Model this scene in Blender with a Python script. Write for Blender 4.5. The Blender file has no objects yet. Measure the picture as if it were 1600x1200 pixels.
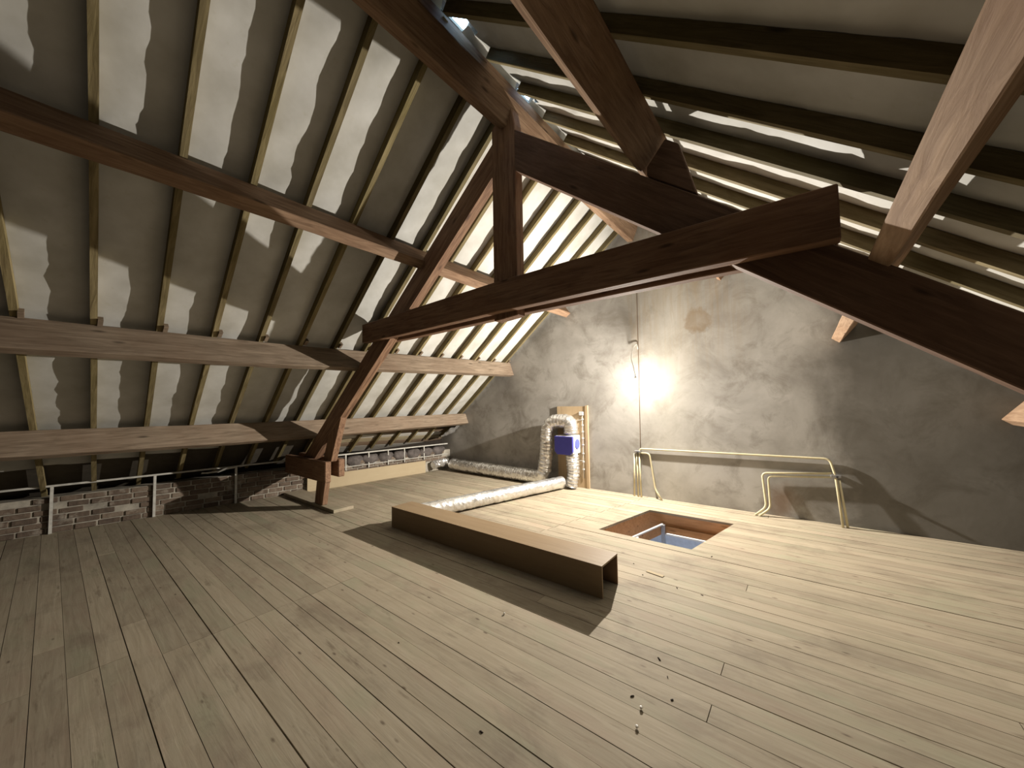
import bpy, math, random
from mathutils import Vector, Matrix, noise
random.seed(7)
C = bpy.context.scene
COL = C.collection

# ------------------------------------------------------------------ camera
F_PX, YAW, PIT, ROL = 573.27, math.radians(-38.502), math.radians(2.822), math.radians(-0.943)
CAM = Vector((0, 0, 1.6))
cy, sy, cp, sp = math.cos(YAW), math.sin(YAW), math.cos(PIT), math.sin(PIT)
fw = Vector((sy * cp, cy * cp, sp)); rt = Vector((cy, -sy, 0)); up = rt.cross(fw)
c_, s_ = math.cos(ROL), math.sin(ROL)
rt, up = c_ * rt + s_ * up, -s_ * rt + c_ * up
cd = bpy.data.cameras.new('camera'); cam = bpy.data.objects.new('camera', cd); COL.objects.link(cam)
cd.sensor_fit = 'HORIZONTAL'; cd.sensor_width = 36; cd.lens = F_PX / 1600 * 36
cd.clip_start = 0.02
M = Matrix((rt, up, -fw)).transposed().to_4x4(); M.translation = CAM
cam.matrix_world = M
C.camera = cam

# ------------------------------------------------------------------ light and exposure
C.view_settings.view_transform = 'Standard'
C.view_settings.look = 'None'
C.view_settings.gamma = 1
C.view_settings.use_curve_mapping = False
C.view_settings.exposure = 1.5
C.cycles.use_denoising = True
C.cycles.diffuse_bounces = 1
C.cycles.max_bounces = 12

w = bpy.data.worlds.new('sky'); C.world = w; w.use_nodes = True
bgn = w.node_tree.nodes['Background']
bgn.inputs[0].default_value = (0.42, 0.68, 1.0, 1); bgn.inputs[1].default_value = 9.0

BULB = Vector((-2.12, 5.87, 1.881))
BULB_POWER = 520.0
BULB_COL = (1.0, 0.935, 0.84)


def bulb_lamp():
    ld = bpy.data.lights.new('bulb_light', 'POINT'); ld.energy = BULB_POWER; ld.color = BULB_COL
    ld.shadow_soft_size = 0.022
    ld.use_nodes = True
    nt = ld.node_tree; em = nt.nodes['Emission']
    fo = nt.nodes.new('ShaderNodeLightFalloff'); fo.inputs['Strength'].default_value = 1.0; fo.inputs['Smooth'].default_value = 10.0
    nt.links.new(fo.outputs['Quadratic'], em.inputs['Strength'])
    o = bpy.data.objects.new('bulb_light', ld); COL.objects.link(o); o.location = BULB
    return o


lamp = bulb_lamp()
# lamp of the landing below the loft hatch
hd = bpy.data.lights.new('landing_light', 'AREA'); hd.energy = 9; hd.color = (0.80, 0.88, 1.0); hd.size = 0.5
hl = bpy.data.objects.new('landing_light', hd); COL.objects.link(hl); hl.location = (-1.2, 4.7, -0.95)
hl.rotation_euler = (0, 0, 0)

# ------------------------------------------------------------------ helpers
WL = {}


def link(name, me, parent=None, loc=(0, 0, 0)):
    o = bpy.data.objects.new(name, me); COL.objects.link(o)
    loc = Vector(loc)
    if parent is not None:
        o.parent = parent; o.location = loc - WL[parent]
    else:
        o.location = loc
    WL[o] = loc
    return o


def obj(name, verts, faces, m, parent=None, bev=0, smooth=False):
    vs = [Vector(v) for v in verts]
    lo = [min(v[i] for v in vs) for i in range(3)]; hi = [max(v[i] for v in vs) for i in range(3)]
    org = Vector(((lo[0] + hi[0]) / 2, (lo[1] + hi[1]) / 2, lo[2]))
    me = bpy.data.meshes.new(name)
    me.from_pydata([v - org for v in vs], [], faces); me.update()
    import bmesh
    bm = bmesh.new(); bm.from_mesh(me); bmesh.ops.recalc_face_normals(bm, faces=bm.faces); bm.to_mesh(me); bm.free()
    if smooth:
        for p in me.polygons: p.use_smooth = True
    for mm in (m if isinstance(m, (list, tuple)) else [m]): me.materials.append(mm)
    o = link(name, me, parent, org)
    if bev:
        b = o.modifiers.new('bevel', 'BEVEL'); b.width = bev; b.segments = 1; b.limit_method = 'ANGLE'
    return o


def empty(name, loc, label=None, cat=None, group=None):
    o = link(name, None, None, loc)
    o.empty_display_size = 0.1
    if label: tag(o, label, cat, group)
    return o


def tag(o, label, cat, group=None):
    o['label'] = label; o['category'] = cat
    if group: o['group'] = group
    return o


def struct(o):
    o['kind'] = 'structure'; return o


def box(x0, x1, y0, y1, z0, z1):
    v = [(x0, y0, z0), (x1, y0, z0), (x1, y1, z0), (x0, y1, z0), (x0, y0, z1), (x1, y0, z1), (x1, y1, z1), (x0, y1, z1)]
    return v, BOXF[:]


BOXF = [(0, 3, 2, 1), (4, 5, 6, 7), (0, 1, 5, 4), (1, 2, 6, 5), (2, 3, 7, 6), (3, 0, 4, 7)]


def merge(parts):
    V, Fc = [], []
    for v, f in parts:
        n = len(V); V += list(v); Fc += [tuple(i + n for i in q) for q in f]
    return V, Fc


def prism_xz(poly, y0, y1):
    n = len(poly)
    v = [(x, y0, z) for x, z in poly] + [(x, y1, z) for x, z in poly]
    f = [tuple(range(n)), tuple(range(2 * n - 1, n - 1, -1))]
    f += [(i, (i + 1) % n, n + (i + 1) % n, n + i) for i in range(n)]
    return v, f


def loft(secs, closed=True):
    """secs: list of rings with equal number of points -> capped loft"""
    n = len(secs[0]); v = [p for s in secs for p in s]; f = []
    for k in range(len(secs) - 1):
        for i in range(n):
            j = (i + 1) % n
            f.append((k * n + i, k * n + j, (k + 1) * n + j, (k + 1) * n + i))
    f.append(tuple(range(n - 1, -1, -1))); f.append(tuple((len(secs) - 1) * n + i for i in range(n)))
    return v, f


def interp(secs, cuts, jit=0.0, seed=0):
    """linear subdivision of a loft with a little irregularity, as on sawn old timber"""
    out = []
    for a in range(len(secs) - 1):
        for k in range(cuts):
            t = k / cuts
            out.append([Vector(p).lerp(Vector(q), t) for p, q in zip(secs[a], secs[a + 1])])
    out.append([Vector(p) for p in secs[-1]])
    r = random.Random(seed)
    if jit:
        for i, ring in enumerate(out):
            for p in ring:
                p += Vector((r.uniform(-jit, jit), 0, r.uniform(-jit, jit)))
    return out


def tube(path, r, seg=12, rfun=None, caps=True):
    P = [Vector(p) for p in path]; secs = []
    nrm = None
    for i, p in enumerate(P):
        a = P[max(i - 1, 0)]; b = P[min(i + 1, len(P) - 1)]
        t = (b - a).normalized()
        if nrm is None:
            nrm = t.orthogonal().normalized()
        nrm = (nrm - t * nrm.dot(t)).normalized()
        bn = t.cross(nrm)
        ring = []
        for k in range(seg):
            an = 2 * math.pi * k / seg
            d = math.cos(an) * nrm + math.sin(an) * bn
            rr = r if rfun is None else rfun(i, k, p + d * r, d)
            ring.append(p + d * rr)
        secs.append(ring)
    return loft(secs)


def smooth_path(pts, rad, n=6):
    """polyline with rounded corners"""
    P = [Vector(p) for p in pts]; out = [P[0]]
    for i in range(1, len(P) - 1):
        a = (P[i - 1] - P[i]); b = (P[i + 1] - P[i])
        ra = min(rad, a.length * .49, b.length * .49)
        p0 = P[i] + a.normalized() * ra; p1 = P[i] + b.normalized() * ra
        for k in range(n + 1):
            t = k / n
            out.append((1 - t) ** 2 * p0 + 2 * t * (1 - t) * P[i] + t * t * p1)
    out.append(P[-1]); return out


def densify(path, step):
    out = []
    for a, b in zip(path[:-1], path[1:]):
        a, b = Vector(a), Vector(b); n = max(1, int((b - a).length / step))
        for k in range(n): out.append(a.lerp(b, k / n))
    out.append(Vector(path[-1])); return out


# ------------------------------------------------------------------ materials
def mat(name, rough=0.8, metal=0.0):
    m = bpy.data.materials.new(name); m.use_nodes = True
    nt = m.node_tree; b = nt.nodes['Principled BSDF']
    b.inputs['Roughness'].default_value = rough; b.inputs['Metallic'].default_value = metal
    b.inputs['Specular IOR Level'].default_value = 0.25
    return m, nt, b


class N:
    def __init__(s, nt): s.nt = nt
    def node(s, t, **kw):
        n = s.nt.nodes.new(t)
        for k, v in kw.items(): setattr(n, k, v)
        return n
    def l(s, a, b): s.nt.links.new(a, b)
    def pos(s, scale=(1, 1, 1), rot=(0, 0, 0), loc=(0, 0, 0)):
        g = s.node('ShaderNodeNewGeometry'); mp = s.node('ShaderNodeMapping')
        mp.inputs['Scale'].default_value = scale; mp.inputs['Rotation'].default_value = rot; mp.inputs['Location'].default_value = loc
        s.l(g.outputs['Position'], mp.inputs['Vector']); return mp.outputs[0]
    def noise(s, vec, scale, detail=4, rough=.55, dist=0):
        n = s.node('ShaderNodeTexNoise'); n.inputs['Scale'].default_value = scale; n.inputs['Detail'].default_value = detail
        n.inputs['Roughness'].default_value = rough; n.inputs['Distortion'].default_value = dist
        s.l(vec, n.inputs['Vector']); return n.outputs['Fac']
    def ramp(s, fac, stops):
        r = s.node('ShaderNodeValToRGB'); e = r.color_ramp.elements
        while len(e) < len(stops): e.new(.5)
        for q, (p, c) in zip(e, stops):
            q.position = p; q.color = (*c, 1) if len(c) == 3 else c
        s.l(fac, r.inputs[0]); return r.outputs[0]
    def mix(s, fac, a, b, mode='MIX'):
        n = s.node('ShaderNodeMix', data_type='RGBA', blend_type=mode)
        for sock, v in ((n.inputs[0], fac), (n.inputs[6], a), (n.inputs[7], b)):
            if isinstance(v, (int, float)): sock.default_value = v
            elif isinstance(v, tuple): sock.default_value = (*v, 1) if len(v) == 3 else v
            else: s.l(v, sock)
        return n.outputs[2]
    def math(s, op, a, b=None, c=None):
        n = s.node('ShaderNodeMath', operation=op)
        for i, v in enumerate((a, b, c)):
            if v is None: continue
            if isinstance(v, (int, float)): n.inputs[i].default_value = v
            else: s.l(v, n.inputs[i])
        return n.outputs[0]
    def bump(s, h, strength, dist, bsdf):
        b = s.node('ShaderNodeBump'); b.inputs['Strength'].default_value = strength; b.inputs['Distance'].default_value = dist
        s.l(h, b.inputs['Height']); s.l(b.outputs[0], bsdf.inputs['Normal'])


def wood(name, dark, light, axis='x', rot=(0, 0, 0), rnd=0.12, knots=True, rough=.8, stain=(0.6, 0.5, 0.42), stain_amt=.5, grain=1.0):
    m, nt, b = mat(name, rough); n = N(nt)
    sc = {'x': (1.2, 14, 14), 'y': (14, 1.2, 14), 'z': (14, 14, 1.2)}[axis]
    oi = n.node('ShaderNodeObjectInfo')
    g = n.node('ShaderNodeNewGeometry'); off = n.node('ShaderNodeVectorMath', operation='SCALE')
    off.inputs[0].default_value = (17, 31, 23); n.l(oi.outputs['Random'], off.inputs['Scale'])
    add = n.node('ShaderNodeVectorMath', operation='ADD'); n.l(g.outputs['Position'], add.inputs[0]); n.l(off.outputs[0], add.inputs[1])
    mp = n.node('ShaderNodeMapping', vector_type='TEXTURE'); mp.inputs['Scale'].default_value = [1 / q for q in sc]; mp.inputs['Rotation'].default_value = rot
    n.l(add.outputs[0], mp.inputs['Vector'])
    gr = n.noise(mp.outputs[0], 2.2 * grain, 5, .6, .8)
    col = n.ramp(gr, [(.28, dark), (.72, light)])
    big = n.noise(n.pos(), 1.7, 4, .6)
    sfac = n.math('MULTIPLY', n.ramp(big, [(.42, (0, 0, 0)), (.72, (1, 1, 1))]), stain_amt)
    col = n.mix(sfac, col, tuple(x * y for x, y in zip(light, stain)))
    if knots:
        vo = n.node('ShaderNodeTexVoronoi'); mp2 = n.node('ShaderNodeMapping', vector_type='TEXTURE')
        s2 = {'x': (1.3, 5, 5), 'y': (5, 1.3, 5), 'z': (5, 5, 1.3)}[axis]
        mp2.inputs['Scale'].default_value = [1 / q for q in s2]; mp2.inputs['Rotation'].default_value = rot
        n.l(add.outputs[0], mp2.inputs['Vector']); n.l(mp2.outputs[0], vo.inputs['Vector']); vo.inputs['Scale'].default_value = 1.5
        kf = n.ramp(vo.outputs['Distance'], [(.05, (.75, .75, .75)), (.13, (0, 0, 0))])
        col = n.mix(kf, col, tuple(x * .35 for x in dark))
    br = n.math('MULTIPLY_ADD', oi.outputs['Random'], 2 * rnd, 1 - rnd)
    hs = n.node('ShaderNodeHueSaturation'); n.l(col, hs.inputs['Color']); n.l(br, hs.inputs['Value'])
    n.l(hs.outputs[0], b.inputs['Base Color'])
    n.bump(gr, .35, .01, b)
    return m


TH = math.atan(.795)
M_TIMB_Y = wood('old_timber_long', (.17, .125, .085), (.37, .285, .205), 'y', stain=(.55, .45, .40))
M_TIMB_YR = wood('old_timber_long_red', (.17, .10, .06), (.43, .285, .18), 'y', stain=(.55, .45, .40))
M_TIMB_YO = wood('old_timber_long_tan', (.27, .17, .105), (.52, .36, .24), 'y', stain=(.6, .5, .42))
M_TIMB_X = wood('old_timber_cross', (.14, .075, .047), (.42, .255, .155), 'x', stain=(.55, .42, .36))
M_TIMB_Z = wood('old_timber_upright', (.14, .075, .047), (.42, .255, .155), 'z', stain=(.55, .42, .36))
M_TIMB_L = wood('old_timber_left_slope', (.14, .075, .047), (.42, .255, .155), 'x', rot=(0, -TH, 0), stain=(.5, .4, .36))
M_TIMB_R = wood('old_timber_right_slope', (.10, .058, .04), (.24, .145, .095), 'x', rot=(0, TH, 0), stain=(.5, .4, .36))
M_RAFT = wood('mossy_rafter', (.14, .105, .05), (.36, .29, .15), 'x', rot=(0, -TH, 0), rnd=.2, stain=(.45, .45, .3), stain_amt=.7)
M_RAFTR = wood('mossy_rafter_right', (.13, .10, .05), (.33, .27, .15), 'x', rot=(0, TH, 0), rnd=.2, stain=(.45, .45, .3), stain_amt=.7)


def m_plank():
    m, nt, b = mat('floor_plank', .75); n = N(nt)
    oi = n.node('ShaderNodeObjectInfo'); g = n.node('ShaderNodeNewGeometry')
    off = n.node('ShaderNodeVectorMath', operation='SCALE'); off.inputs[0].default_value = (17, 31, 23); n.l(oi.outputs['Random'], off.inputs['Scale'])
    add = n.node('ShaderNodeVectorMath', operation='ADD'); n.l(g.outputs['Position'], add.inputs[0]); n.l(off.outputs[0], add.inputs[1])
    def sc(v, x, y, z):
        q = n.node('ShaderNodeVectorMath', operation='MULTIPLY'); n.l(v, q.inputs[0]); q.inputs[1].default_value = (x, y, z); return q.outputs[0]
    gr = n.noise(sc(add.outputs[0], 1.0, 13, 13), 2.4, 4, .55, .5)
    col = n.ramp(gr, [(.25, (.41, .335, .235)), (.75, (.52, .445, .325))])
    # hue drifts of old softwood: greenish and reddish boards and patches
    h1 = n.noise(sc(add.outputs[0], .8, 2, 2), 1.6, 4, .6)
    col = n.mix(n.ramp(h1, [(.52, (0, 0, 0)), (.70, (.6, .6, .6))]), col, (.40, .385, .26))
    h2 = n.noise(sc(add.outputs[0], .7, 2, 2), 2.1, 4, .6)
    col = n.mix(n.ramp(h2, [(.54, (0, 0, 0)), (.72, (.6, .6, .6))]), col, (.43, .32, .235))
    # foot-worn dirt across boards
    d1 = n.noise(n.pos((.8, 1.3, 1)), 1.9, 6, .66, .5)
    col = n.mix(n.ramp(d1, [(.50, (0, 0, 0)), (.74, (.75, .75, .75))]), col, (.27, .215, .155))
    # dark streaky stains along the board
    d2 = n.noise(sc(add.outputs[0], 1.4, 9, 9), 1.7, 5, .65)
    col = n.mix(n.ramp(d2, [(.60, (0, 0, 0)), (.74, (.8, .8, .8))]), col, (.20, .15, .10))
    vo = n.node('ShaderNodeTexVoronoi'); n.l(sc(add.outputs[0], 2.2, 6, 6), vo.inputs['Vector']); vo.inputs['Scale'].default_value = 1.5
    col = n.mix(n.ramp(vo.outputs['Distance'], [(.03, (.8, .8, .8)), (.09, (0, 0, 0))]), col, (.13, .09, .06))
    br = n.math('MULTIPLY_ADD', oi.outputs['Random'], .24, .90)
    hs = n.node('ShaderNodeHueSaturation'); n.l(col, hs.inputs['Color']); n.l(br, hs.inputs['Value'])
    n.l(hs.outputs[0], b.inputs['Base Color']); n.bump(gr, .25, .006, b)
    return m


M_PLANK = m_plank()
M_BOX = wood('brown_panel', (.36, .25, .145), (.43, .31, .185), 'x', rnd=.03, knots=False, stain=(.85, .8, .75), grain=.4, rough=.6)
M_BOXIN = wood('brown_panel_inside', (.33, .19, .11), (.40, .24, .14), 'x', rnd=.03, knots=False, grain=.4, rough=.7)
M_MDF = wood('beige_board', (.56, .45, .29), (.60, .49, .32), 'y', rnd=.02, knots=False, stain_amt=.15, grain=.3)
M_PLY = wood('plywood_sheet', (.55, .40, .24), (.66, .50, .31), 'z', rnd=.02, knots=False, stain_amt=.3, grain=.5)
M_LINING = wood('hatch_lining', (.46, .23, .10), (.66, .37, .18), 'x', rnd=.1, stain=(.5, .45, .4))


def m_membrane():
    m, nt, b = mat('roof_membrane', .7); n = N(nt)
    f = n.noise(n.pos((1, 1, 1)), 2.3, 4, .6)
    col = n.ramp(f, [(.3, (.54, .525, .47)), (.7, (.72, .71, .67))])
    f2 = n.noise(n.pos((3, 3, 3)), 5, 5, .6)
    col = n.mix(n.ramp(f2, [(.62, (0, 0, 0)), (.75, (.35, .35, .35))]), col, (.52, .50, .38))
    n.l(col, b.inputs['Base Color'])
    h = n.noise(n.pos(), 9, 3, .5)
    n.bump(h, .12, .01, b)
    return m


def m_plaster():
    m, nt, b = mat('rough_plaster', .95); n = N(nt); p = n.pos()
    f = n.noise(p, 1.1, 6, .62, .4)
    col = n.ramp(f, [(.28, (.27, .25, .22)), (.45, (.40, .376, .34)), (.60, (.50, .475, .435)), (.78, (.57, .545, .51))])
    f3 = n.noise(n.pos((1, 1, 1), loc=(5, 2, 1)), 2.4, 7, .68, .6)
    col = n.mix(n.ramp(f3, [(.50, (0, 0, 0)), (.68, (.7, .7, .7))]), col, (.23, .205, .17))
    # brown damp streaks running down under the ridge
    sx = n.node('ShaderNodeSeparateXYZ'); n.l(p, sx.inputs[0])
    st = n.noise(n.pos((5, 1, .45)), 1.6, 6, .68, 1.2)
    band = n.math('MULTIPLY', n.math('SMOOTH_MIN', n.math('MULTIPLY_ADD', sx.outputs[0], 1.6, 3.9), 1.0, .2),
                  n.math('MULTIPLY_ADD', sx.outputs[0], -1.6, -.6))
    band = n.math('MINIMUM', n.math('MAXIMUM', band, 0.0), 1.0)
    hgt = n.math('MINIMUM', n.math('MAXIMUM', n.math('MULTIPLY_ADD', sx.outputs[2], .9, -1.7), 0.0), 1.0)
    sf = n.math('MULTIPLY', n.math('MULTIPLY', n.ramp(st, [(.42, (0, 0, 0)), (.72, (.75, .75, .75))]), band), hgt)
    col = n.mix(sf, col, (.34, .25, .15))
    # paler, warmer upright strip near the middle of the wall
    ws = n.math('SUBTRACT', 1.0, n.math('MINIMUM', n.math('ABSOLUTE', n.math('MULTIPLY_ADD', sx.outputs[0], 1.4, 2.4)), 1.0))
    col = n.mix(n.math('MULTIPLY', ws, .35), col, (.60, .56, .47))
    # plaster colour darkens towards the right, with an uneven edge
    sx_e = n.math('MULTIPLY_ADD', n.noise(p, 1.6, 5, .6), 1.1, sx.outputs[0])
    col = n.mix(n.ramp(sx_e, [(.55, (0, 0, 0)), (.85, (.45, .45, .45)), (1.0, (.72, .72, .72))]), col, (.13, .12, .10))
    # round stain
    dx = n.math('ADD', sx.outputs[0], 1.24); dz = n.math('SUBTRACT', sx.outputs[2], 2.82)
    rr = n.math('SQRT', n.math('ADD', n.math('MULTIPLY', dx, dx), n.math('MULTIPLY', dz, dz)))
    rr = n.math('ADD', rr, n.math('MULTIPLY', n.math('SUBTRACT', n.noise(p, 9, 6, .7), .5), .26))
    ring = n.ramp(rr, [(0, (.55, .55, .55)), (.09, (.75, .75, .75)), (.15, (1, 1, 1)), (.21, (0, 0, 0))])
    col = n.mix(n.math('MULTIPLY', ring, .6), col, (.26, .18, .10))
    # rust smear low down on the right
    dx = n.math('MULTIPLY', n.math('ADD', sx.outputs[0], .32), 1.3); dz = n.math('SUBTRACT', sx.outputs[2], .2)
    r2 = n.math('SQRT', n.math('ADD', n.math('MULTIPLY', dx, dx), n.math('MULTIPLY', dz, dz)))
    r2 = n.math('ADD', r2, n.math('MULTIPLY', n.math('SUBTRACT', n.noise(p, 5, 4, .6), .5), .35))
    col = n.mix(n.ramp(r2, [(.08, (.7, .7, .7)), (.32, (0, 0, 0))]), col, (.20, .115, .06))
    n.l(col, b.inputs['Base Color'])
    h = n.math('ADD', n.noise(p, 3, 4, .5), n.math('MULTIPLY', n.noise(p, 16, 3, .5), .12))
    n.bump(h, .35, .012, b)
    return m


def m_simple(name, col, rough=.6, metal=0, var=.12, scale=12, bump=.1):
    m, nt, b = mat(name, rough, metal); n = N(nt)
    f = n.noise(n.pos(), scale, 4, .6)
    lo = tuple(c * (1 - var) for c in col); hi = tuple(min(1, c * (1 + var)) for c in col)
    n.l(n.ramp(f, [(.3, lo), (.7, hi)]), b.inputs['Base Color'])
    if bump: n.bump(f, bump, .01, b)
    return m


def m_foil():
    m, nt, b = mat('aluminium_foil', .3, .82); n = N(nt)
    b.inputs['Base Color'].default_value = (.80, .80, .79, 1)
    vo = n.node('ShaderNodeTexVoronoi'); n.l(n.pos((1, 1, 1)), vo.inputs['Vector']); vo.inputs['Scale'].default_value = 16
    h = n.math('ADD', vo.outputs['Distance'], n.noise(n.pos(), 18, 4, .6))
    f = n.noise(n.pos(), 7, 4, .6)
    n.l(n.ramp(f, [(.3, (.78, .77, .75)), (.7, (.96, .96, .95))]), b.inputs['Base Color'])
    n.l(n.math('MULTIPLY_ADD', f, .3, .16), b.inputs['Roughness'])
    n.bump(h, .32, .02, b)
    return m


def m_brick():
    m, nt, b = mat('old_brick', .95); n = N(nt)
    oi = n.node('ShaderNodeObjectInfo')
    f = n.noise(n.pos(), 14, 5, .6)
    col = n.ramp(n.math('ADD', n.math('MULTIPLY', f, .6), n.math('MULTIPLY', oi.outputs['Random'], .4)),
                 [(.25, (.12, .09, .07)), (.55, (.21, .155, .115)), (.8, (.32, .26, .20))])
    f2 = n.noise(n.pos(), 5, 4, .6)
    col = n.mix(n.ramp(f2, [(.58, (0, 0, 0)), (.70, (.75, .75, .75))]), col, (.46, .41, .34))
    n.l(col, b.inputs['Base Color']); n.bump(f, .6, .02, b)
    return m


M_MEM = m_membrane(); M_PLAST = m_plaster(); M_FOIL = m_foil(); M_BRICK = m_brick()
M_MORTAR = m_simple('lime_mortar', (.44, .40, .33), .95, var=.35, scale=6, bump=.6)
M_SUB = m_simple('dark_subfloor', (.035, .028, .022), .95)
M_SLAB = m_simple('roof_boarding', (.10, .085, .065), .9)
M_PIPE = m_simple('cream_pipe', (.80, .71, .46), .45, var=.08)
M_WHITE = m_simple('white_plastic', (.80, .80, .79), .4, var=.03, bump=0)
M_BLUE = m_simple('blue_plastic', (.085, .085, .42), .4, var=.05, bump=0)
M_BLUEL = m_simple('bright_blue_plastic', (.16, .19, .80), .4, var=.05, bump=0)
M_GREY = m_simple('grey_metal', (.42, .42, .43), .4, .7, var=.1)
M_DARKM = m_simple('dark_metal', (.10, .10, .11), .5, .6)
M_RAIL = m_simple('white_painted_rail', (.62, .60, .54), .7, var=.2)
M_STONE = m_simple('dark_stone', (.15, .13, .12), .95, var=.4, scale=9, bump=.8)
M_CABLE = m_simple('brown_cable', (.22, .15, .10), .6)
M_CABLEW = m_simple('white_cable', (.72, .70, .64), .5)
M_DARKW = m_simple('dark_unseen_wall', (.12, .10, .08), .95)  # unseen end wall behind the viewer, added; dark to limit bounce light
M_CHIP = m_simple('dark_chip', (.06, .045, .035), .9)
M_LAND = m_simple('landing_paint', (.66, .68, .74), .7)
M_EAVE = [wood('eaves_board_' + k, a, b_, 'y', knots=False, rnd=.1) for k, a, b_ in
          (('brown', (.17, .12, .08), (.30, .22, .15)), ('tan', (.36, .30, .19), (.48, .41, .28)), ('grey', (.25, .23, .20), (.38, .36, .32)), ('limewashed', (.50, .48, .43), (.66, .64, .58)))]

# ------------------------------------------------------------------ setting
D = 6.2            # gable wall
YB = -3.0          # wall behind the viewer
X0 = -2.26         # ridge line of the left slope


def wall_x(y): return -7.72 + .128 * y            # foot of left wall
def slopeL(y): return .80 - .0125 * (D - y)
def zL(x, y): return 3.53 - slopeL(y) * ((X0 - x) - 1.36)      # underside of left rafters
def zR(x, y): return 4.80 - .80 * (x - X0)                      # underside of right rafters
def apex(y):
    s = slopeL(y)
    # zL = 3.53 - s*(X0-x-1.36) ; zR = 4.80-.8(x-X0)
    k = (4.80 + .8 * X0 - 3.53 + s * (X0 - 1.36)) / (s + .8)
    return k


XR = 3.05
YS = 3.30

# gable wall (behind everything)
ya = D
ax = apex(D)
poly = [(wall_x(D) - .7, -.3), (XR + .2, -.3), (XR + .2, zR(XR + .2, D) + .25), (ax, zR(ax, D) + .22), (wall_x(D) - .7, zL(wall_x(D) - .7, D) + .25)]
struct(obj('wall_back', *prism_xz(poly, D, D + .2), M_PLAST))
struct(obj('wall_front', *prism_xz([(-8.6, -.3), (XR + .2, -.3), (XR + .2, 4.9), (-8.6, 4.9)], YB - .2, YB), M_DARKW))
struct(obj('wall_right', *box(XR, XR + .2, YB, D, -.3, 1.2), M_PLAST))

# roof: boarding outside, membrane between rafters
def slab(side):
    ys = [YB - .2, -1.0, 1.0, 3.0, 5.0, D + .2]
    secs = []
    for y in ys:
        a = apex(y)
        if side == 'L':
            x1, x0 = a - .07, wall_x(y) - .6
            z = zL
        else:
            x1, x0 = a + .06, XR + .4
            z = zR
        secs.append([(x1, y, z(x1, y) + .175), (x0, y, z(x0, y) + .175), (x0, y, z(x0, y) + .205), (x1, y, z(x1, y) + .205)])
    return loft(secs)


ceil = struct(obj('ceiling', *slab('L'), M_SLAB)); ceilR = struct(obj('ceiling', *slab('R'), M_SLAB))
# ridge tiles closing the slot at the apex, two of them slipped apart
gaps = [(1.95, 2.14), (2.90, 3.10)]
spans = []
y = YB - .2
for a, b_ in gaps: spans.append((y, a)); y = b_
spans.append((y, D + .2))
for a, b_ in spans:
    n_ = max(1, round((b_ - a) / .42))
    for k in range(n_):
        y0, y1 = a + (b_ - a) * k / n_, a + (b_ - a) * (k + 1) / n_
        am = apex((y0 + y1) / 2); zt = zR(am, 0) + .20
        obj('ridge_tile', *prism_xz([(am - .22, zt - .19), (am, zt - .005), (am + .22, zt - .19), (am + .22, zt - .15), (am, zt + .035), (am - .22, zt - .15)], y0, y1), M_BRICK, ceil)

RD, RW = .088, .047        # rafter depth and width


def lean(y0, d): return .07 * (d - 1.36) * max(0, 1 - y0 / D)


rafL = [.10 + .4565 * k for k in range(-3, 14)]
rafL = [y for y in rafL if y < D - .06]
rafR = [y for y in [.46, .92, 1.38, 1.82, 2.33, 2.78, 3.24, 3.70, 4.16, 4.62, 5.08, 5.54, 5.98]]
for i, y0 in enumerate(rafL):
    secs = []
    dend = X0 - wall_x(y0) + .15
    da = X0 - apex(y0) + .01
    for k in range(9):
        d = da + (dend - da) * k / 8
        yy = y0 + lean(y0, d); x = X0 - d
        z = zL(x, yy); nx, nz = .62 * RD, -.78 * RD
        jit = random.uniform(-.004, .004)
        secs.append([(x, yy + jit, z), (x, yy + RW + jit, z), (x - nx, yy + RW + jit, z - nz), (x - nx, yy + jit, z - nz)])
    obj('rafter', *loft(secs), M_RAFT, ceil)
for i, y0 in enumerate(rafR):
    secs = []
    a = apex(y0) + .01
    for k in range(7):
        x = a + (XR + .1 - a) * k / 6; z = zR(x, y0)
        jit = random.uniform(-.004, .004)
        secs.append([(x, y0 + jit, z), (x, y0 + RW + jit, z), (x + .62 * RD, y0 + RW + jit, z + .78 * RD), (x + .62 * RD, y0 + jit, z + .78 * RD)])
    obj('rafter', *loft(secs), M_RAFTR, ceilR)


def slot(y):
    return -.03 if any(a - .02 < y < b + .02 for a, b in gaps) else .062


def membrane(side, ya_, yb_, k):
    nu, nv = 90, 10
    V, Fc = [], []
    sd = k * 7.31 + (0 if side == 'L' else 100)
    for i in range(nu + 1):
        for j in range(nv + 1):
            t = i / nu; s = j / nv
            if side == 'L':
                a = X0 - apex(ya_) - slot(ya_ + (yb_ - ya_) * s); d = a + (X0 - wall_x(ya_) - .42 - a) * t; x = X0 - d
                yy0 = ya_ + lean(ya_, d) ; yy1 = min(yb_ + lean(yb_, d), D + .02) if yb_ < D else D + .02
                yy = yy0 + (yy1 - yy0) * s; z = zL(x, yy); n_ = Vector((.62, 0, -.78))
            else:
                a = apex(ya_) - slot(ya_ + (yb_ - ya_) * s); x = a + (XR + .1 - a) * t; yy = ya_ + (yb_ - ya_) * s; z = zR(x, yy); n_ = Vector((-.62, 0, -.78))
            p = Vector((x, yy, z)) - n_ * (RD + .004)
            w = math.sin(math.pi * s) ** .6
            fold = noise.noise(Vector((t * 34 + s * 1.6, s * .9, sd))) * .016 + noise.noise(Vector((t * 85 + s * 3.0, s * 2, sd + 9))) * .005
            p += n_ * (w * (.006 + fold))
            V.append(p)
    for i in range(nu):
        for j in range(nv):
            a = i * (nv + 1) + j; Fc.append((a, a + 1, a + nv + 2, a + nv + 1))
    return obj('membrane_panel', V, Fc, M_MEM, ceil if side == 'L' else ceilR, smooth=True)


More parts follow.
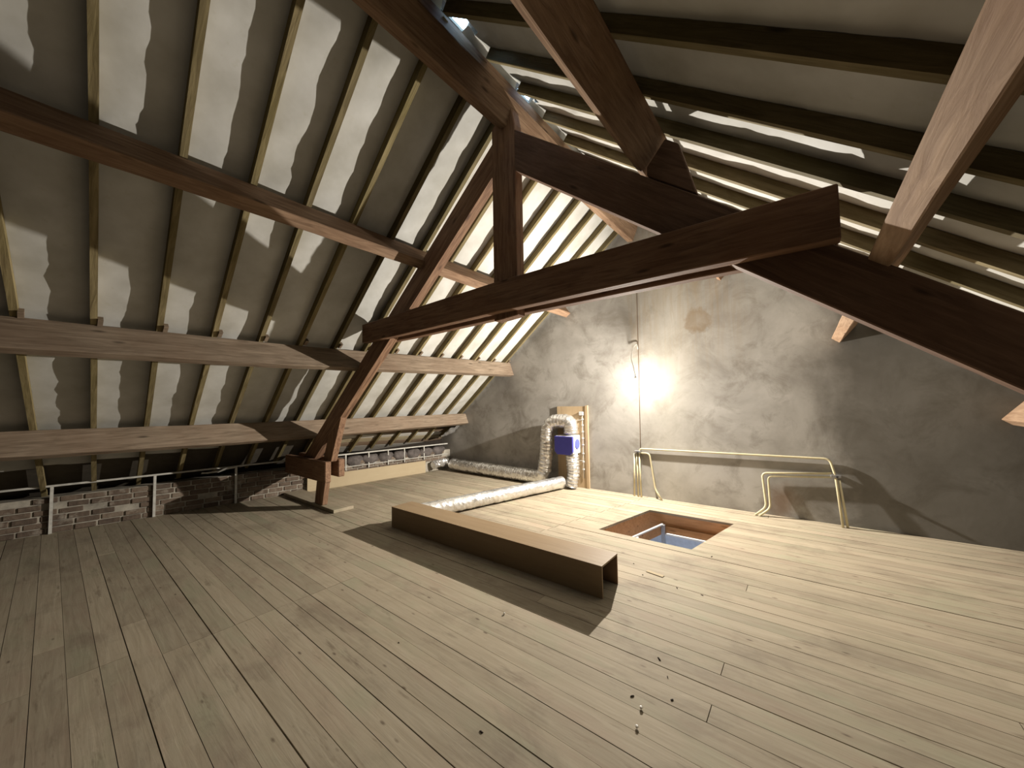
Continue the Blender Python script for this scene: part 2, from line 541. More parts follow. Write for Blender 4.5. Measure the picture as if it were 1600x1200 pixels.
eL = [YB] + [y + RW / 2 for y in rafL] + [D]
eR = [YB] + [y + RW / 2 for y in rafR] + [D]
for k in range(len(eL) - 1): membrane('L', eL[k], eL[k + 1], k)
for k in range(len(eR) - 1): membrane('R', eR[k], eR[k + 1], k)

# boards showing at the eaves on the left slope, laid along the wall between rafters and membrane
for k, (da, db, mi) in enumerate(((4.30, 4.58, 2), (4.61, 4.71, 0), (4.73, 4.81, 3), (4.83, 4.92, 1), (4.94, 5.03, 0), (5.05, 5.2, 2))):
    secs = []
    for y_ in [3.0 + .4 * q for q in range(8)] + [D - .01]:
        r_ = []
        for d, o_ in ((da, .068), (db, .068), (db, .090), (da, .090)):
            x = X0 - d; r_.append((x - .62 * o_, y_, zL(x, y_) + .78 * o_))
        secs.append(r_)
    obj('eaves_board', *loft(secs), M_EAVE[mi], ceil)

# floor: dark void below, planks on it
HX0a, HX0b, HX1a, HX1b, HY0, HY1 = -2.079, -1.831, -1.011, -.775, 4.30, 5.48
def hx(left, y):
    t = (y - HY0) / (HY1 - HY0)
    return (HX0a + (HX0b - HX0a) * t) if left else (HX1a + (HX1b - HX1a) * t)


PT = .024
m_ = .02
sub = [box(-8.6, XR + .2, YB - .2, HY0 - .03, -.06, -PT - .004), box(-8.6, XR + .2, HY1 + .03, D + .1, -.06, -PT - .004),
       ]
def quadslab(x0a, x0b, x1a, x1b, y0, y1, z0, z1):
    return [(x0a, y0, z0), (x1a, y0, z0), (x1b, y1, z0), (x0b, y1, z0), (x0a, y0, z1), (x1a, y0, z1), (x1b, y1, z1), (x0b, y1, z1)], BOXF[:]
sub.append(quadslab(-8.6, -8.6, HX0a - .03, HX0b - .03, HY0 - .03, HY1 + .03, -.06, -PT - .004))
sub.append(quadslab(HX1a + .03, HX1b + .03, XR + .2, XR + .2, HY0 - .03, HY1 + .03, -.06, -PT - .004))
floor = struct(obj('floor', *merge(sub), M_SUB))
PW = (HY1 - HY0) / 9
rp = random.Random(11)
for k in range(-44, 15):
    y0 = HY0 + PW * k; y1 = y0 + PW
    if y0 < YB - .1: continue
    g = rp.choice([.002, .003, .004, .0055, .008, .003, .0065])
    y1g = min(y1 - g, D - .004)
    if y1g - y0 < .02: continue
    ym = (y0 + y1) / 2
    j = []
    if .5 < ym < 1.85: j = [-3.34]
    elif ym <= .5: j = [-3.5 - .5 * (k % 3 == 0)]
    elif ym > 3.8: j = [-2.62 + .222 * (ym - 3.82)]
    else: j = [-4.9 if k % 2 else -5.8]
    if k % 3 == 1 and not (4.1 < ym < 5.6): j.append(rp.choice([-.45, .75, 1.6]))
    if k % 4 == 2 and ym < 3: j.append(rp.choice([-6.1, -1.75]))
    inh = HY0 - .01 < ym < HY1 + .01
    xs = sorted([wall_x(ym) - .02] + j + [XR])
    segs = []
    for a, b_ in zip(xs[:-1], xs[1:]):
        a += .002; b_ -= .002
        if inh and a < hx(1, ym) and b_ > hx(0, ym):
            segs.append((a, a, hx(1, y0), hx(1, y1g))); segs.append((hx(0, y0), hx(0, y1g), b_, b_))
        elif inh and a < hx(1, ym) < b_:
            segs.append((a, a, hx(1, y0), hx(1, y1g)))
        elif inh and a < hx(0, ym) < b_:
            segs.append((hx(0, y0), hx(0, y1g), b_, b_))
        elif inh and a >= hx(1, ym) and b_ <= hx(0, ym):
            continue
        else:
            segs.append((a, a, b_, b_))
    for a0, a1, b0, b1 in segs:
        dz = rp.uniform(-.0015, .0005)
        obj('plank', *quadslab(a0, a1, b0, b1, y0, y1g, -PT + dz - .0045, dz), M_PLANK, floor)

# left knee wall
seg = []
ys_ = [YB, -1, 1, 3, 5, D]
secs = [[(wall_x(y) - .25, y, -.1), (wall_x(y) - .012, y, -.1), (wall_x(y) - .012, y, .46), (wall_x(y) - .25, y, .46)] for y in ys_]
wl = struct(obj('wall_left', *loft(secs), M_MORTAR))
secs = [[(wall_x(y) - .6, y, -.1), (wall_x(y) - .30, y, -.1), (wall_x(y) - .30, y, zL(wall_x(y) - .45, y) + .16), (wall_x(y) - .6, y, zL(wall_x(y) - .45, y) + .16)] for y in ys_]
struct(obj('black_eaves_backing', *loft(secs), M_SUB))  # added black backing: reads as the shaded eaves void and seals out sky
rb = random.Random(5)
BH, BL = .066, .215
for r in range(6):
    y = -.9 - (r % 2) * BL / 2
    while y < (2.9 if r < 3 else 6.0):
        L = BL + rb.uniform(-.02, .02)
        z0 = .005 + r * (BH + .011) + rb.uniform(-.003, .003)
        pr = rb.uniform(-.004, .010)
        y0, y1 = y, y + L - .014
        if rb.random() > .04:
            x0, x1 = wall_x(y0), wall_x(y1)
            v = [(x0 - .05, y0, z0), (x0 + pr, y0 + rb.uniform(0, .006), z0), (x1 + pr, y1 - rb.uniform(0, .006), z0), (x1 - .05, y1, z0)]
            v += [(a, b_, z0 + BH - rb.uniform(0, .006)) for a, b_, _ in v]
            obj('brick', v, BOXF[:], M_BRICK, wl, bev=.006)
        y += L
# dark rounded stones bedded on top of the far part of the wall
for k in range(9):
    yc = 3.25 + k * .33; x = wall_x(yc) - .05
    V, Fc = [], []
    nu, nv = 8, 12
    for i in range(nu + 1):
        for j_ in range(nv):
            a = math.pi * i / nu; b_ = 2 * math.pi * j_ / nv
            p = Vector((math.sin(a) * math.cos(b_), math.cos(a), math.sin(a) * math.sin(b_)))
            q = 1 + .22 * noise.noise(p * 1.6 + Vector((k * 3.7, 0, 0)))
            V.append(Vector((x + p.x * .10 * q, yc + p.y * .19 * q, .46 + max(-1, min(.75, p.z)) * .12 * q)))
    for i in range(nu):
        for j_ in range(nv):
            Fc.append((i * nv + j_, i * nv + (j_ + 1) % nv, (i + 1) * nv + (j_ + 1) % nv, (i + 1) * nv + j_))
    obj('stone', V, Fc, M_STONE, wl, smooth=True)
r = [rb.random() for _ in range(40)]
for k in range(7):
    yc = 3.4 + k * .4; L = .12 + .12 * r[k]
    x = wall_x(yc)
    obj('mortar_bed', *box(x - .03, x + .012, yc, yc + L, .355 + .01 * r[k + 8], .378 + .015 * r[k + 16]), M_RAIL, wl, bev=.006)

# ------------------------------------------------------------------ purlins and ridge beam
def purlin(name, st, wdt, m, side, seed, label, group=None):
    """st: list of (y, (xt,zt) upper edge on the rafters, (xb,zb) lower inner edge)"""
    secs = []
    for y, (xt, zt), (xb, zb) in st:
        e = Vector((xb - xt, 0, zb - zt)); 
        n_ = Vector((e.z, 0, -e.x)).normalized()
        if side == 'L':
            if n_.x > 0: n_ = -n_
        else:
            if n_.x < 0: n_ = -n_
        a = Vector((xt, y, zt)); b_ = Vector((xb, y, zb))
        secs.append([a, b_, b_ + n_ * wdt, a + n_ * wdt])
    o = obj(name, *loft(interp(secs, 8, .003, seed)), m, None, bev=.006)
    tag(o, label, 'beam', group)
    return o


def ext(st, y):
    (y0, a0, b0), (y1, a1, b1) = st[0], st[1]
    t = (y - y0) / (y1 - y0)
    L = lambda p, q: (p[0] + (q[0] - p[0]) * t, p[1] + (q[1] - p[1]) * t)
    return (y, L(a0, a1), L(b0, b1))


# left: upper, middle, lower (stations measured along the beams)
up_st = [(-.25, (-3.62, 3.505), (-3.434, 3.271)), (2.1, (-3.65, 3.51), (-3.489, 3.307)), (3.7, (-3.65, 3.50), (-3.489, 3.297)), (6.2, (-3.62, 3.50), (-3.459, 3.297))]
mid_st = [(-.28, (-5.20, 2.394), (-5.06, 2.113)), (1.7, (-5.16, 2.385), (-5.04, 2.110)), (2.95, (-5.11, 2.395), (-4.98, 2.130)), (6.195, (-4.97, 2.451), (-4.87, 2.181))]
low_st = [(-.32, (-6.61, 1.382), (-6.47, 1.115)), (1.55, (-6.54, 1.358), (-6.42, 1.085)), (3.1, (-6.47, 1.356), (-6.35, 1.088)), (6.195, (-6.36, 1.349), (-6.26, 1.12))]
purlin('purlin', [ext(up_st, YB)] + up_st, .122, M_TIMB_YR, 'L', 1, 'uppermost long timber beam under the left roof slope, above the collar beam')
pm = purlin('purlin', [ext(mid_st, YB)] + mid_st, .10, M_TIMB_Y, 'L', 2, 'middle long timber beam under the left roof slope, passing behind the collar beam end')
purlin('purlin', [ext(low_st, YB)] + low_st, .10, M_TIMB_Y, 'L', 3, 'lowest long timber beam under the left roof slope, just above the brick wall')


def purlin_r(x, z, wdt, dep, y0, y1, m, seed, label):
    a = Vector((x, 0, z)); u = Vector((.78, 0, -.62)); n_ = Vector((.62, 0, .78))
    secs = []
    for y in (y0, 2.8, y1):
        o = Vector((0, y, 0))
        secs.append([a + o, a + u * wdt + o, a + u * wdt + n_ * dep + o, a + n_ * dep + o])
    ob = obj('purlin', *loft(interp(secs, 10, .003, seed)), m, None, bev=.006)
    return tag(ob, label, 'beam')


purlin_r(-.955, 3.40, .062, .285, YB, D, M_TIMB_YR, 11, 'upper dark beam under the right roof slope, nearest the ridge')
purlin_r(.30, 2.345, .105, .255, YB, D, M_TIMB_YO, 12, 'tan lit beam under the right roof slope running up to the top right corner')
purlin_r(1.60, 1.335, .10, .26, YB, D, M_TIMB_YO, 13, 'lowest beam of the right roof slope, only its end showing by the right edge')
# ridge beam
secs = []
for y in (YB, 2.8, D):
    secs.append([(-2.305, y, 4.36), (-2.205, y, 4.345), (-2.11, y, 4.585), (-2.20, y, 4.60)])
rbm = obj('ridge_beam', *loft(interp(secs, 10, .003, 21)), M_TIMB_YR, None, bev=.006)
obj('ridge_board', *box(-2.185, -2.115, YB, D - .01, 4.59, 4.70), M_TIMB_YR, rbm)
tag(rbm, 'dark ridge beam running along the peak of the roof over the king post', 'beam')
# small cleats nailed on top of the middle left purlin beside the rafters
for y0 in rafL:
    if y0 < -.5: continue
    t = (y0 + .0 - .1 - -.28) / 6.475
    yy = y0 + lean(y0, 2.8) + RW + .005
    if yy > D - .1: continue
    xt = -5.20 + .23 * t; zt = zL(xt, yy)
    q = .05
    v = [(xt + .01, yy, zt - .012), (xt + .085, yy, zt + .035), (xt + .04, yy, zt + .075), (xt - .03, yy, zt + .02)]
    v = v + [(a, b_ + .035, c) for a, b_, c in v]
    obj('cleat', v, BOXF[:], M_TIMB_Y, pm)

# ------------------------------------------------------------------ roof truss
T0, T1, T2, T3 = 2.65, 2.75, 2.862, 2.96
truss = empty('roof_truss', (X0, 2.8, 0), 'dark timber roof truss spanning the attic, with king post and long collar beam', 'roof truss')
def beam_xz(name, poly, y0, y1, m, label=None, seed=0):
    o = obj(name, *prism_xz(poly, y0, y1), m, truss, bev=.007)
    if label: o['label'] = label
    return o


lu = lambda x: 4.358 - .799 * (X0 - x)
ll = lambda x: 4.018 - .796 * (X0 - x)
ru = lambda x: 4.388 - .79 * (x - X0)
rl = lambda x: 3.973 - .775 * (x - X0)
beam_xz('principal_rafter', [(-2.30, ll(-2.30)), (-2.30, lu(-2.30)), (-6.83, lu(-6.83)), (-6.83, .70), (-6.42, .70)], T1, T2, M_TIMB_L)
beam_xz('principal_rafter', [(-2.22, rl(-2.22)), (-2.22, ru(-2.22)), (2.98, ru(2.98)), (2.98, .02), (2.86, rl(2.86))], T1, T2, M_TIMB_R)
beam_xz('king_post', [(-2.40, 2.41), (-2.10, 2.43), (-2.105, 4.33), (-2.15, 4.56), (-2.40, 4.40)], T1 - .004, T2 + .004, M_TIMB_Z)
cz0, cz1 = 2.462, 2.762
for (a, b_) in ((T0, T1 - .006), (T2 + .006, T3)):
    secs = []
    for x in (-4.74, -3.99, -2.3, -.6, .195):
        z0 = 2.45 + (.022 if -3 < x < 0 else (.0 if x < -3 else .01)); zt = 2.70 + .07 * min(1, (x + 4.74) / 2.6)
        secs.append([(x, a, z0), (x, b_, z0), (x, b_, zt), (x, a, zt)])
    o = obj('collar_beam', *loft(secs), M_TIMB_X, truss, bev=.007)
beam_xz('strut', [(-6.11, .70), (-5.85, .71), (-5.52, ll(-5.52) + .02), (-5.93, ll(-5.93) + .02)], T1 + .005, T2 - .005, M_TIMB_Z)
obj('tie_beam', *box(-7.34, -5.80, T0, T1 - .006, .405, .722), M_TIMB_X, truss, bev=.01)
obj('tie_beam', *box(-7.33, -5.82, T2 + .006, T3 + .01, .46, .735), M_TIMB_X, truss, bev=.01)
beam_xz('foot_post', [(-6.16, .052), (-5.90, .052), (-5.815, .41), (-6.09, .41)], T0 + .004, T1 - .012, M_TIMB_Z)
# block on the right principal rafter under the upper purlin
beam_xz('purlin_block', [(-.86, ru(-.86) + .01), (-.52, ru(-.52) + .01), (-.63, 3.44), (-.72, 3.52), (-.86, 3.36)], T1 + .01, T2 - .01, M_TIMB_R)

# ------------------------------------------------------------------ things on the floor and wall
# loose sole plank under the truss foot
tag(obj('sole_plank', *box(-7.35, -5.50, 2.64, 2.95, 0.001, .050), M_PLANK, None, bev=.004), 'thick loose plank lying under the foot of the left truss post', 'plank')

# long boxed casing
casing = empty('duct_casing', (-2.82, 2.97, 0), 'long brown board casing with an open end, standing on the floor mid room', 'casing')
bx0, bx1, by0, by1, bh = -4.29, -1.345, 2.82, 3.135, .258
obj('front_board', *box(bx0, bx1, by0, by0 + .014, .001, bh - .014), M_BOX, casing)
obj('back_board', *box(bx0, bx1, by1 - .014, by1, .001, bh - .014), M_BOXIN, casing)
obj('top_board', *box(bx0, bx1, by0 - .001, by1 + .001, bh - .014, bh), M_BOX, casing)
obj('end_board', *box(bx0 + .001, bx0 + .015, by0 + .015, by1 - .015, .002, bh - .015), M_BOX, casing)

# beige board along the left wall
v = []
secs = [[(wall_x(y) + .05, y, .001), (wall_x(y) + .075, y, .001), (wall_x(y) + .075, y, z), (wall_x(y) + .05, y, z)] for y, z in ((3.0, .275), (5.46, .275))]
tag(obj('skirting_board', *loft(secs), M_MDF, None), 'flat beige board standing upright along the left wall beyond the truss', 'board')

# rail with posts along the left wall
rail = empty('wall_rail', (wall_x(2) + .03, 2.0, .3), 'thin white metal rail with short posts along the left brick wall', 'rail')
def rail_bar(name, z0, z1, y0, y1, th=.022):
    secs = [[(wall_x(y) + .012, y, z0), (wall_x(y) + .012 + th, y, z0), (wall_x(y) + .012 + th, y, z1), (wall_x(y) + .012, y, z1)] for y in (y0, (y0 + y1) / 2, y1)]
    return obj(name, *loft(secs), M_RAIL, rail)
rail_bar('top_bar', .598, .622, -1.2, 6.1)
rail_bar('lower_bar', .352, .366, 3.1, 6.1)
for y in (-.90, .04, .99, 1.95, 3.7, 4.16, 4.58, 4.96, 5.45):
    x = wall_x(y) + .01
    wd = .030 if y < 3 else .022
    obj('post', *box(x, x + .03, y - wd / 2, y + wd / 2, .002 if y < 3 else .30, .60), M_RAIL, rail)

# ------------------------------------------------------------------ fan, board and foil ducts
tag(obj('backing_board', *merge([box(-3.79, -3.185, 6.165, 6.196, .001, 1.50)]), M_PLY, None), 'tall plywood sheet fixed to the gable wall behind the fan', 'board')
bt = obj('batten', *box(-3.183, -3.135, 6.15, 6.196, .001, 1.515), M_PLY, None)
tag(bt, 'narrow pale batten up the right edge of the plywood sheet', 'batten')
# white cable clipped to the sheet
cab = [(-3.31, 6.13, .93), (-3.27, 6.14, .94), (-3.24, 6.145, 1.02), (-3.235, 6.145, 1.22), (-3.24, 6.145, 1.36)]
cb = empty('fan_cable', (-3.24, 6.145, .3), 'thin white cable with clips running down the plywood sheet by the fan', 'cable')
obj('cable', *tube(smooth_path([(-3.24, 6.150, 1.38), (-3.235, 6.150, 1.0), (-3.238, 6.150, .6), (-3.235, 6.150, .18)], .05), .006, 8), M_CABLEW, cb, smooth=True)
obj('junction_box', *box(-3.30, -3.215, 6.125, 6.163, 1.33, 1.40), M_WHITE, cb, bev=.008)
for z in (1.25, 1.14, 1.02, .90, .78, .62, .47, .33): obj('clip', *box(-3.252, -3.222, 6.138, 6.163, z, z + .022), M_WHITE, cb)
for z0, z1 in ((1.36, 1.25), (.47, .50)):
    obj('wire', *tube([(-3.24, 6.14, z1), (-3.36, 6.13, z1 - .01), (-3.45, 6.12, z0 - .12)], .005, 6), M_CABLEW, cb)

fan = empty('extractor_fan', (-3.49, 6.0, .63), 'small blue and white box fan mounted on the plywood sheet between foil ducts', 'fan')
fbody = obj('body', *box(-3.67, -3.30, 5.90, 6.163, .632, .968), M_WHITE, fan, bev=.012)
cc = .055
pl = [(-3.675 + cc, .625), (-3.295 - cc, .625), (-3.295, .625 + cc), (-3.295, .955), (-3.675, .955), (-3.675, .625 + cc)]
obj('front_cover', *prism_xz(pl, 5.855, 5.90), M_BLUE, fan, bev=.006)
ring = []
for k in range(24):
    a = 2 * math.pi * k / 24; ring.append((6.035 + .078 * math.cos(a), .815 + .088 * math.sin(a)))
v = [(-3.30, y, z) for y, z in ring] + [(-3.286, y, z) for y, z in ring]
obj('side_disc', v, [tuple(range(24)), tuple(range(47, 23, -1))] + [(i, (i + 1) % 24, 24 + (i + 1) % 24, 24 + i) for i in range(24)], M_BLUEL, fbody)
obj('top_spigot', *tube([(-3.42, 6.03, .965), (-3.42, 6.03, 1.0)], .10, 20), M_WHITE, fbody)
obj('bottom_spigot', *tube([(-3.40, 6.03, .60), (-3.40, 6.03, .635)], .10, 20), M_WHITE, fbody)


def foil_duct(name, pts, r, rad, label, crumple=.012, seed=0, ribs=0.0, seg=32, step=.018):
    path = densify(smooth_path(pts, rad, 10), step)
    def rf(i, k, p, d):
        a = noise.noise(p * 9 + Vector((seed, 0, 0))) * crumple + noise.noise(p * 24 + Vector((0, seed, 0))) * crumple * .5
        a += ribs * math.sin(i * 2 * math.pi / 3.0) + ribs * noise.noise(Vector((i * .9, k * .12, seed)))
        return r + a
    o = obj(name, *tube(path, r, seg, rf), M_FOIL, None)
    return tag(o, label, 'duct')


foil_duct('foil_duct', [(-4.21, 3.165, .118), (-3.545, 5.87, .122)], .105, .1, 'shiny foil duct lying on the floor from the fan to the brown casing', .006, 1, seg=36)
foil_duct('foil_duct', [(-3.40, 6.03, .60), (-3.38, 6.02, .30), (-3.42, 5.98, .035)], .112, .1, 'short upright foil duct below the fan down to the floor', .014, 2, .006)
foil_duct('foil_duct', [(-3.42, 6.03, 1.0), (-3.42, 6.03, 1.225), (-3.90, 6.0, 1.225), (-3.93, 5.98, .62), (-4.00, 5.955, .142), (-4.4, 5.95, .142), (-6.50, 5.99, .15), (-6.62, 6.0, .16)], .13, .26, 'crumpled foil duct arching over the fan, then lying along the foot of the gable wall', .011, 3, .004)
foil_duct('foil_elbow', [(-6.76, 5.98, .18), (-6.85, 5.85, .20), (-6.86, 5.60, .15)], .09, .1, 'small bright crumpled foil elbow in the corner beside the beige board', .022, 5, .006, seg=20)
# foil flashing at the eaves by the gable
V, Fc = [], []
for i in range(13):
    for j in range(7):
        t, s = i / 12, j / 6
        p = Vector((-6.80 + .34 * t, 5.80 + .36 * s, .80 + .22 * t + .06 * s))
        p += Vector((.62, 0, -.78)) * noise.noise(p * 11) * .05
        V.append(p)
for i in range(12):
    for j in range(6):
        a = i * 7 + j; Fc.append((a, a + 1, a + 8, a + 7))
fo = obj('foil_flashing', V, Fc, M_FOIL); so = fo.modifiers.new('thickness', 'SOLIDIFY'); so.thickness = .003
tag(fo, 'crumpled foil sheet tucked under the eaves in the far left corner', 'foil')
# crumpled white scrap on the left wall
V, Fc = [], []
for i in range(11):
    for j in range(7):
        t, s = i / 10, j / 6
        p = Vector((wall_x(1.5 + .45 * t) + .03 + .05 * s, 1.5 + .45 * t, .53 + .035 * s + .05 * t))
        p += Vector((1, 0, .6)) * noise.noise(p * 9) * .06
        V.append(p)
for i in range(10):
    for j in range(6):
        a = i * 7 + j; Fc.append((a, a + 1, a + 8, a + 7))
fo = obj('plastic_scrap', V, Fc, M_RAIL); so = fo.modifiers.new('thickness', 'SOLIDIFY'); so.thickness = .004
tag(fo, 'crumpled pale plastic scrap caught on the left wall rail', 'scrap')

# ------------------------------------------------------------------ pipes on the gable wall
def pipe(pts, label, r=.0135, rad=.06, m=None, name='conduit_pipe'):
    o = obj(name, *tube(smooth_path(pts, rad, 6), r, 12), m or M_PIPE, None, smooth=True)
    return tag(o, label, 'pipe')


pipe([(-2.20, 6.165, .70), (-2.195, 6.165, .785), (.215, 6.165, .815), (.262, 6.15, .60), (.30, 6.08, .001)], 'long cream pipe running level along the gable wall, the topmost one, down to the right')
pipe([(-2.17, 6.165, .715), (-2.035, 6.16, .72), (-1.955, 6.14, .15), (-1.84, 6.09, .001)], 'short cream pipe bending down from the left clamp to the floor')
pipe([(-2.285, 6.16, .70), (-2.29, 6.12, .001)], 'leftmost of the upright cream pipes below the left clamp', rad=.02)
pipe([(-2.245, 6.16, .70), (-2.22, 6.11, .001)], 'middle of the three upright cream pipes below the left clamp', rad=.02)
pipe([(-2.205, 6.16, .70), (-2.17, 6.10, .001)], 'rightmost of the three upright cream pipes below the left clamp', rad=.02)
pipe([(.225, 6.15, .635), (-.505, 6.15, .565), (-.47, 6.10, .12), (-.60, 6.04, .001)], 'outer of the two cream pipes looping left from the right clamp to the floor')
pipe([(.225, 6.155, .59), (-.44, 6.155, .53), (-.425, 6.10, .11), (-.55, 6.03, .001)], 'inner of the two cream pipes looping left from the right clamp to the floor')
pipe([(.295, 6.15, .56), (.345, 6.10, .001)], 'rightmost upright cream pipe on the gable wall, below the right clamp', rad=.02)


def clamp(x, z, label):
    e = empty('pipe_clamp', (x, 6.17, z), label, 'clamp')
    obj('bracket', *box(x - .05, x + .05, 6.128, 6.196, z - .018, z + .018), M_GREY, e, bev=.004)
    obj('screw', *tube([(x + .01, 6.125, z), (x + .01, 6.095, z)], .012, 10), M_DARKM, e)
clamp(-2.225, .735, 'small metal clamp gripping the pipes on the left, under the hanging bulb')
clamp(.265, .605, 'small dark metal clamp gripping the pipes at the right')

# ------------------------------------------------------------------ bulb and its cable
tag(obj('wall_cable', *tube(densify([(-2.165, 6.185, 3.45), (-2.175, 6.185, 2.0), (-2.19, 6.185, .755)], .2), .0055, 8), M_CABLE, None, smooth=True),
    'thin brown cable running straight down the gable wall behind the bulb', 'cable')
pend = empty('pendant_bulb', tuple(BULB), 'bare glowing light bulb hanging close to the gable wall', 'light bulb')
V, Fc = [], []
prof = [(0, -.042), (.018, -.038), (.031, -.024), (.036, -.004), (.033, .014), (.024, .032), (.016, .046), (.014, .056)]
sg = 20
for r_, z_ in prof:
    for k in range(sg):
        a = 2 * math.pi * k / sg; V.append(BULB + Vector((max(r_, .0005) * math.cos(a), max(r_, .0005) * math.sin(a), z_)))
for i in range(len(prof) - 1):
    for k in range(sg): Fc.append((i * sg + k, i * sg + (k + 1) % sg, (i + 1) * sg + (k + 1) % sg, (i + 1) * sg + k))
mb, nt, bs = mat('glowing_glass'); n = N(nt)
tr = n.node('ShaderNodeBsdfTransparent'); em = n.node('ShaderNodeEmission'); em.inputs['Strength'].default_value = 14; em.inputs['Color'].default_value = (1, .93, .80, 1)
ad = n.node('ShaderNodeAddShader'); n.l(tr.outputs[0], ad.inputs[0]); n.l(em.outputs[0], ad.inputs[1])
n.l(ad.outputs[0], nt.nodes['Material Output'].inputs['Surface'])
obj('glass_bulb', V, Fc, mb, pend, smooth=True)
obj('socket', *tube([BULB + Vector((0, 0, .054)), BULB + Vector((0, 0, .10))], .017, 12), M_WHITE, pend, smooth=True)
obj('flex', *tube(smooth_path([BULB + Vector((0, 0, .10)), (-2.20, 6.0, 2.18), (-2.27, 6.08, 2.32), (-2.24, 6.15, 2.50), (-2.185, 6.175, 2.56), (-2.175, 6.18, 2.46)], .12, 6), .006, 8), M_CABLEW, pend, smooth=True)
lamp.parent = pend; lamp.location = (0, 0, 0)

# ------------------------------------------------------------------ loft hatch
hatch = empty('loft_hatch', (-1.42, 4.89, -.30), 'open loft hatch in the floor with timber lining and a metal inner frame', 'hatch')
def hpt(l, y, off=0): return hx(l, y) + off
def hside(left, z0, z1, t, m, name):
    s = -1 if left else 1
    xa, xb = hx(left, HY0), hx(left, HY1)
    return obj(name, *quadslab(*((xa + s * t, xb + s * t, xa, xb) if left else (xa, xb, xa + s * t, xb + s * t)), HY0, HY1, z0, z1), m, hatch)
ZL0 = -.30
hside(True, ZL0, -.030, .025, M_LINING, 'lining_board'); hside(False, ZL0, -.030, .025, M_LINING, 'lining_board')
obj('lining_board', *quadslab(HX0a, HX0a - .005, HX1a, HX1a + .005, HY0 - .025, HY0, ZL0, -.030), M_LINING, hatch)
obj('lining_board', *quadslab(HX0b - .005, HX0b, HX1b + .005, HX1b, HY1, HY1 + .025, ZL0, -.030), M_LINING, hatch)
# inner metal frame
fx0, fx1, fy0, fy1 = .20, .16, HY0 + .10, HY1 - .02
zf0, zf1 = -.30, -.155
def fr(y, l): return hx(l, y) + (.17 if l else -.10)
def bar(name, l, z0, z1, th, m):
    s = 1 if l else -1
    a, b_ = fr(fy0, l), fr(fy1, l)
    q = (a, b_, a + th, b_ + th) if l else (a - th, b_ - th, a, b_)
    obj(name, *quadslab(*q, fy0, fy1, z0, z1), m, hatch, bev=.003)
bar('frame_rail', 1, zf1 - .02, zf1, .028, M_WHITE); bar('frame_rail', 0, zf1 - .02, zf1, .028, M_WHITE)
bar('frame_side', 1, zf0, zf1 - .02, .012, M_LINING); bar('frame_side', 0, zf0, zf1 - .02, .012, M_LINING)
a, b_ = fr(fy1, 1), fr(fy1, 0)
obj('frame_back', *box(a, b_, fy1 - .012, fy1, zf0, zf1 - .03), M_LINING, hatch)
obj('frame_bar', *box(a + .06, b_ - .03, fy1 - .07, fy1 - .035, -.29, -.265), M_WHITE, hatch, bev=.003)
obj('hinge_post', *box(a + .005, a + .055, fy1 - .06, fy1 - .014, -.42, -.16), M_GREY, hatch, bev=.003)
obj('catch', *box(fr(4.75, 1) + .03, fr(4.75, 1) + .06, 4.75, 4.79, -.20, -.17), M_WHITE, hatch)
# landing shaft below
x0, x1 = -2.6, -.4
struct(obj('wall_landing', *merge([box(x0 - .05, x0, 3.6, 6.0, -1.5, -.31), box(x1, x1 + .05, 3.6, 6.0, -1.5, -.31), box(x0, x1, 6.0, 6.05, -1.5, -.31), box(x0, x1, 3.55, 3.6, -1.5, -.31), box(x0 - .05, x1 + .05, 3.55, 6.05, -1.55, -1.5)]), M_LAND))

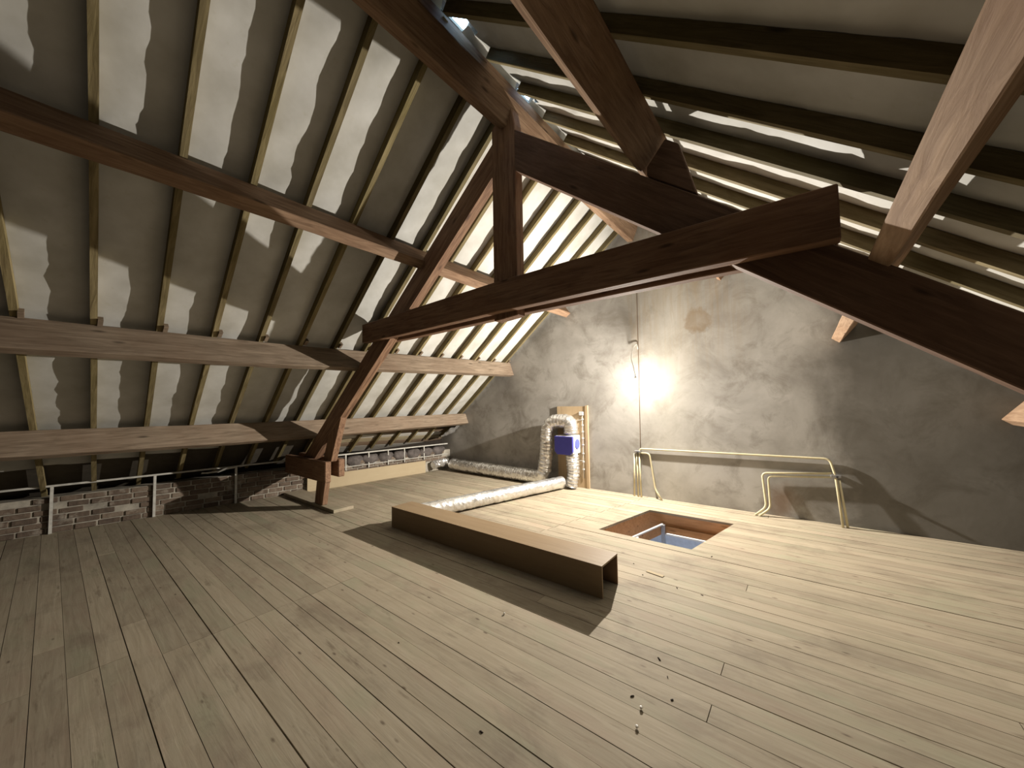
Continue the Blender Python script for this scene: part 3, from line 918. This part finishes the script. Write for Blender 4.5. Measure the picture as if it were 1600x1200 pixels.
# ------------------------------------------------------------------ debris on the planks
rc = random.Random(3)
for (x, y, lab) in [(-.799, 2.004, 'tiny dark chip on the planks, just right of the two silver crumbs nearest the viewer'),
                    (-.688, 2.262, 'tiny dark chip on the foreground planks, rightmost but one of the loose cluster'),
                    (-.622, 2.107, 'tiny dark chip on the foreground planks, farthest right of the loose cluster'),
                    (-.724, 3.357, 'tiny dark chip on the planks between the hatch and the bottom right corner'),
                    (-.916, 3.356, 'tiny dark chip on the planks in front of the near right corner of the hatch'),
                    (-1.378, 3.60, 'tiny dark chip on the planks left of the pale wood sliver'),
                    (-1.229, 3.42, 'tiny dark chip lying just in front of the pale wood sliver'),
                    (-.772, 2.385, 'tiny dark chip on the planks, the one of the loose cluster nearest the casing'),
                    (-.806, 4.219, 'tiny dark chip on the planks right at the near right corner of the hatch'),
                    (-2.2, 1.5, 'tiny dark chip on the foreground planks, left of the whole scatter'),
                    (-1.3, 1.35, 'tiny dark chip on the planks, lowest of all in the photo')]:
    a = rc.uniform(0, 3.1); L = rc.uniform(.007, .018); wv = rc.uniform(.003, .006); h = rc.uniform(.003, .006)
    ca, sa = math.cos(a), math.sin(a)
    v = []
    for z, k in ((.0008, 1), (h, .55)):
        for px, py in ((-L, -wv), (L * .8, -wv * .6), (L, wv), (-L * .7, wv * .8)):
            v.append((x + (px * ca - py * sa) * k, y + (px * sa + py * ca) * k, z))
    tag(obj('wood_chip', v, BOXF[:], M_CHIP), lab, 'debris', 'dark chips scattered on the floor')
for (x, y, lab) in [(-.71, 1.827, 'tiny shiny silver crumb on the planks, the one nearest the viewer'), (-.732, 1.951, 'tiny shiny silver crumb on the planks, just behind the nearest one'), (-1.844, 2.178, 'tiny shiny silver crumb on the planks by the front edge of the casing shadow')]:
    V, Fc = [], []
    for i in range(5):
        for k in range(8):
            a = math.pi * i / 4; b_ = 2 * math.pi * k / 8
            q = 1 + .3 * noise.noise(Vector((x * 9 + i, k * .8, y)))
            V.append((x + .009 * q * math.sin(a) * math.cos(b_), y + .009 * q * math.sin(a) * math.sin(b_), .008 + .007 * math.cos(a)))
    for i in range(4):
        for k in range(8): Fc.append((i * 8 + k, i * 8 + (k + 1) % 8, (i + 1) * 8 + (k + 1) % 8, (i + 1) * 8 + k))
    tag(obj('foil_crumb', V, Fc, M_FOIL), lab, 'debris', 'silver crumbs on the floor')
tag(obj('wood_sliver', [(-1.225, 3.50, .001), (-1.07, 3.475, .001), (-1.065, 3.515, .001), (-1.22, 3.54, .001), (-1.225, 3.50, .005), (-1.07, 3.475, .005), (-1.065, 3.515, .005), (-1.22, 3.54, .005)], BOXF[:], M_MDF),
    'flat pale sliver of wood lying on the planks between casing and hatch', 'debris')
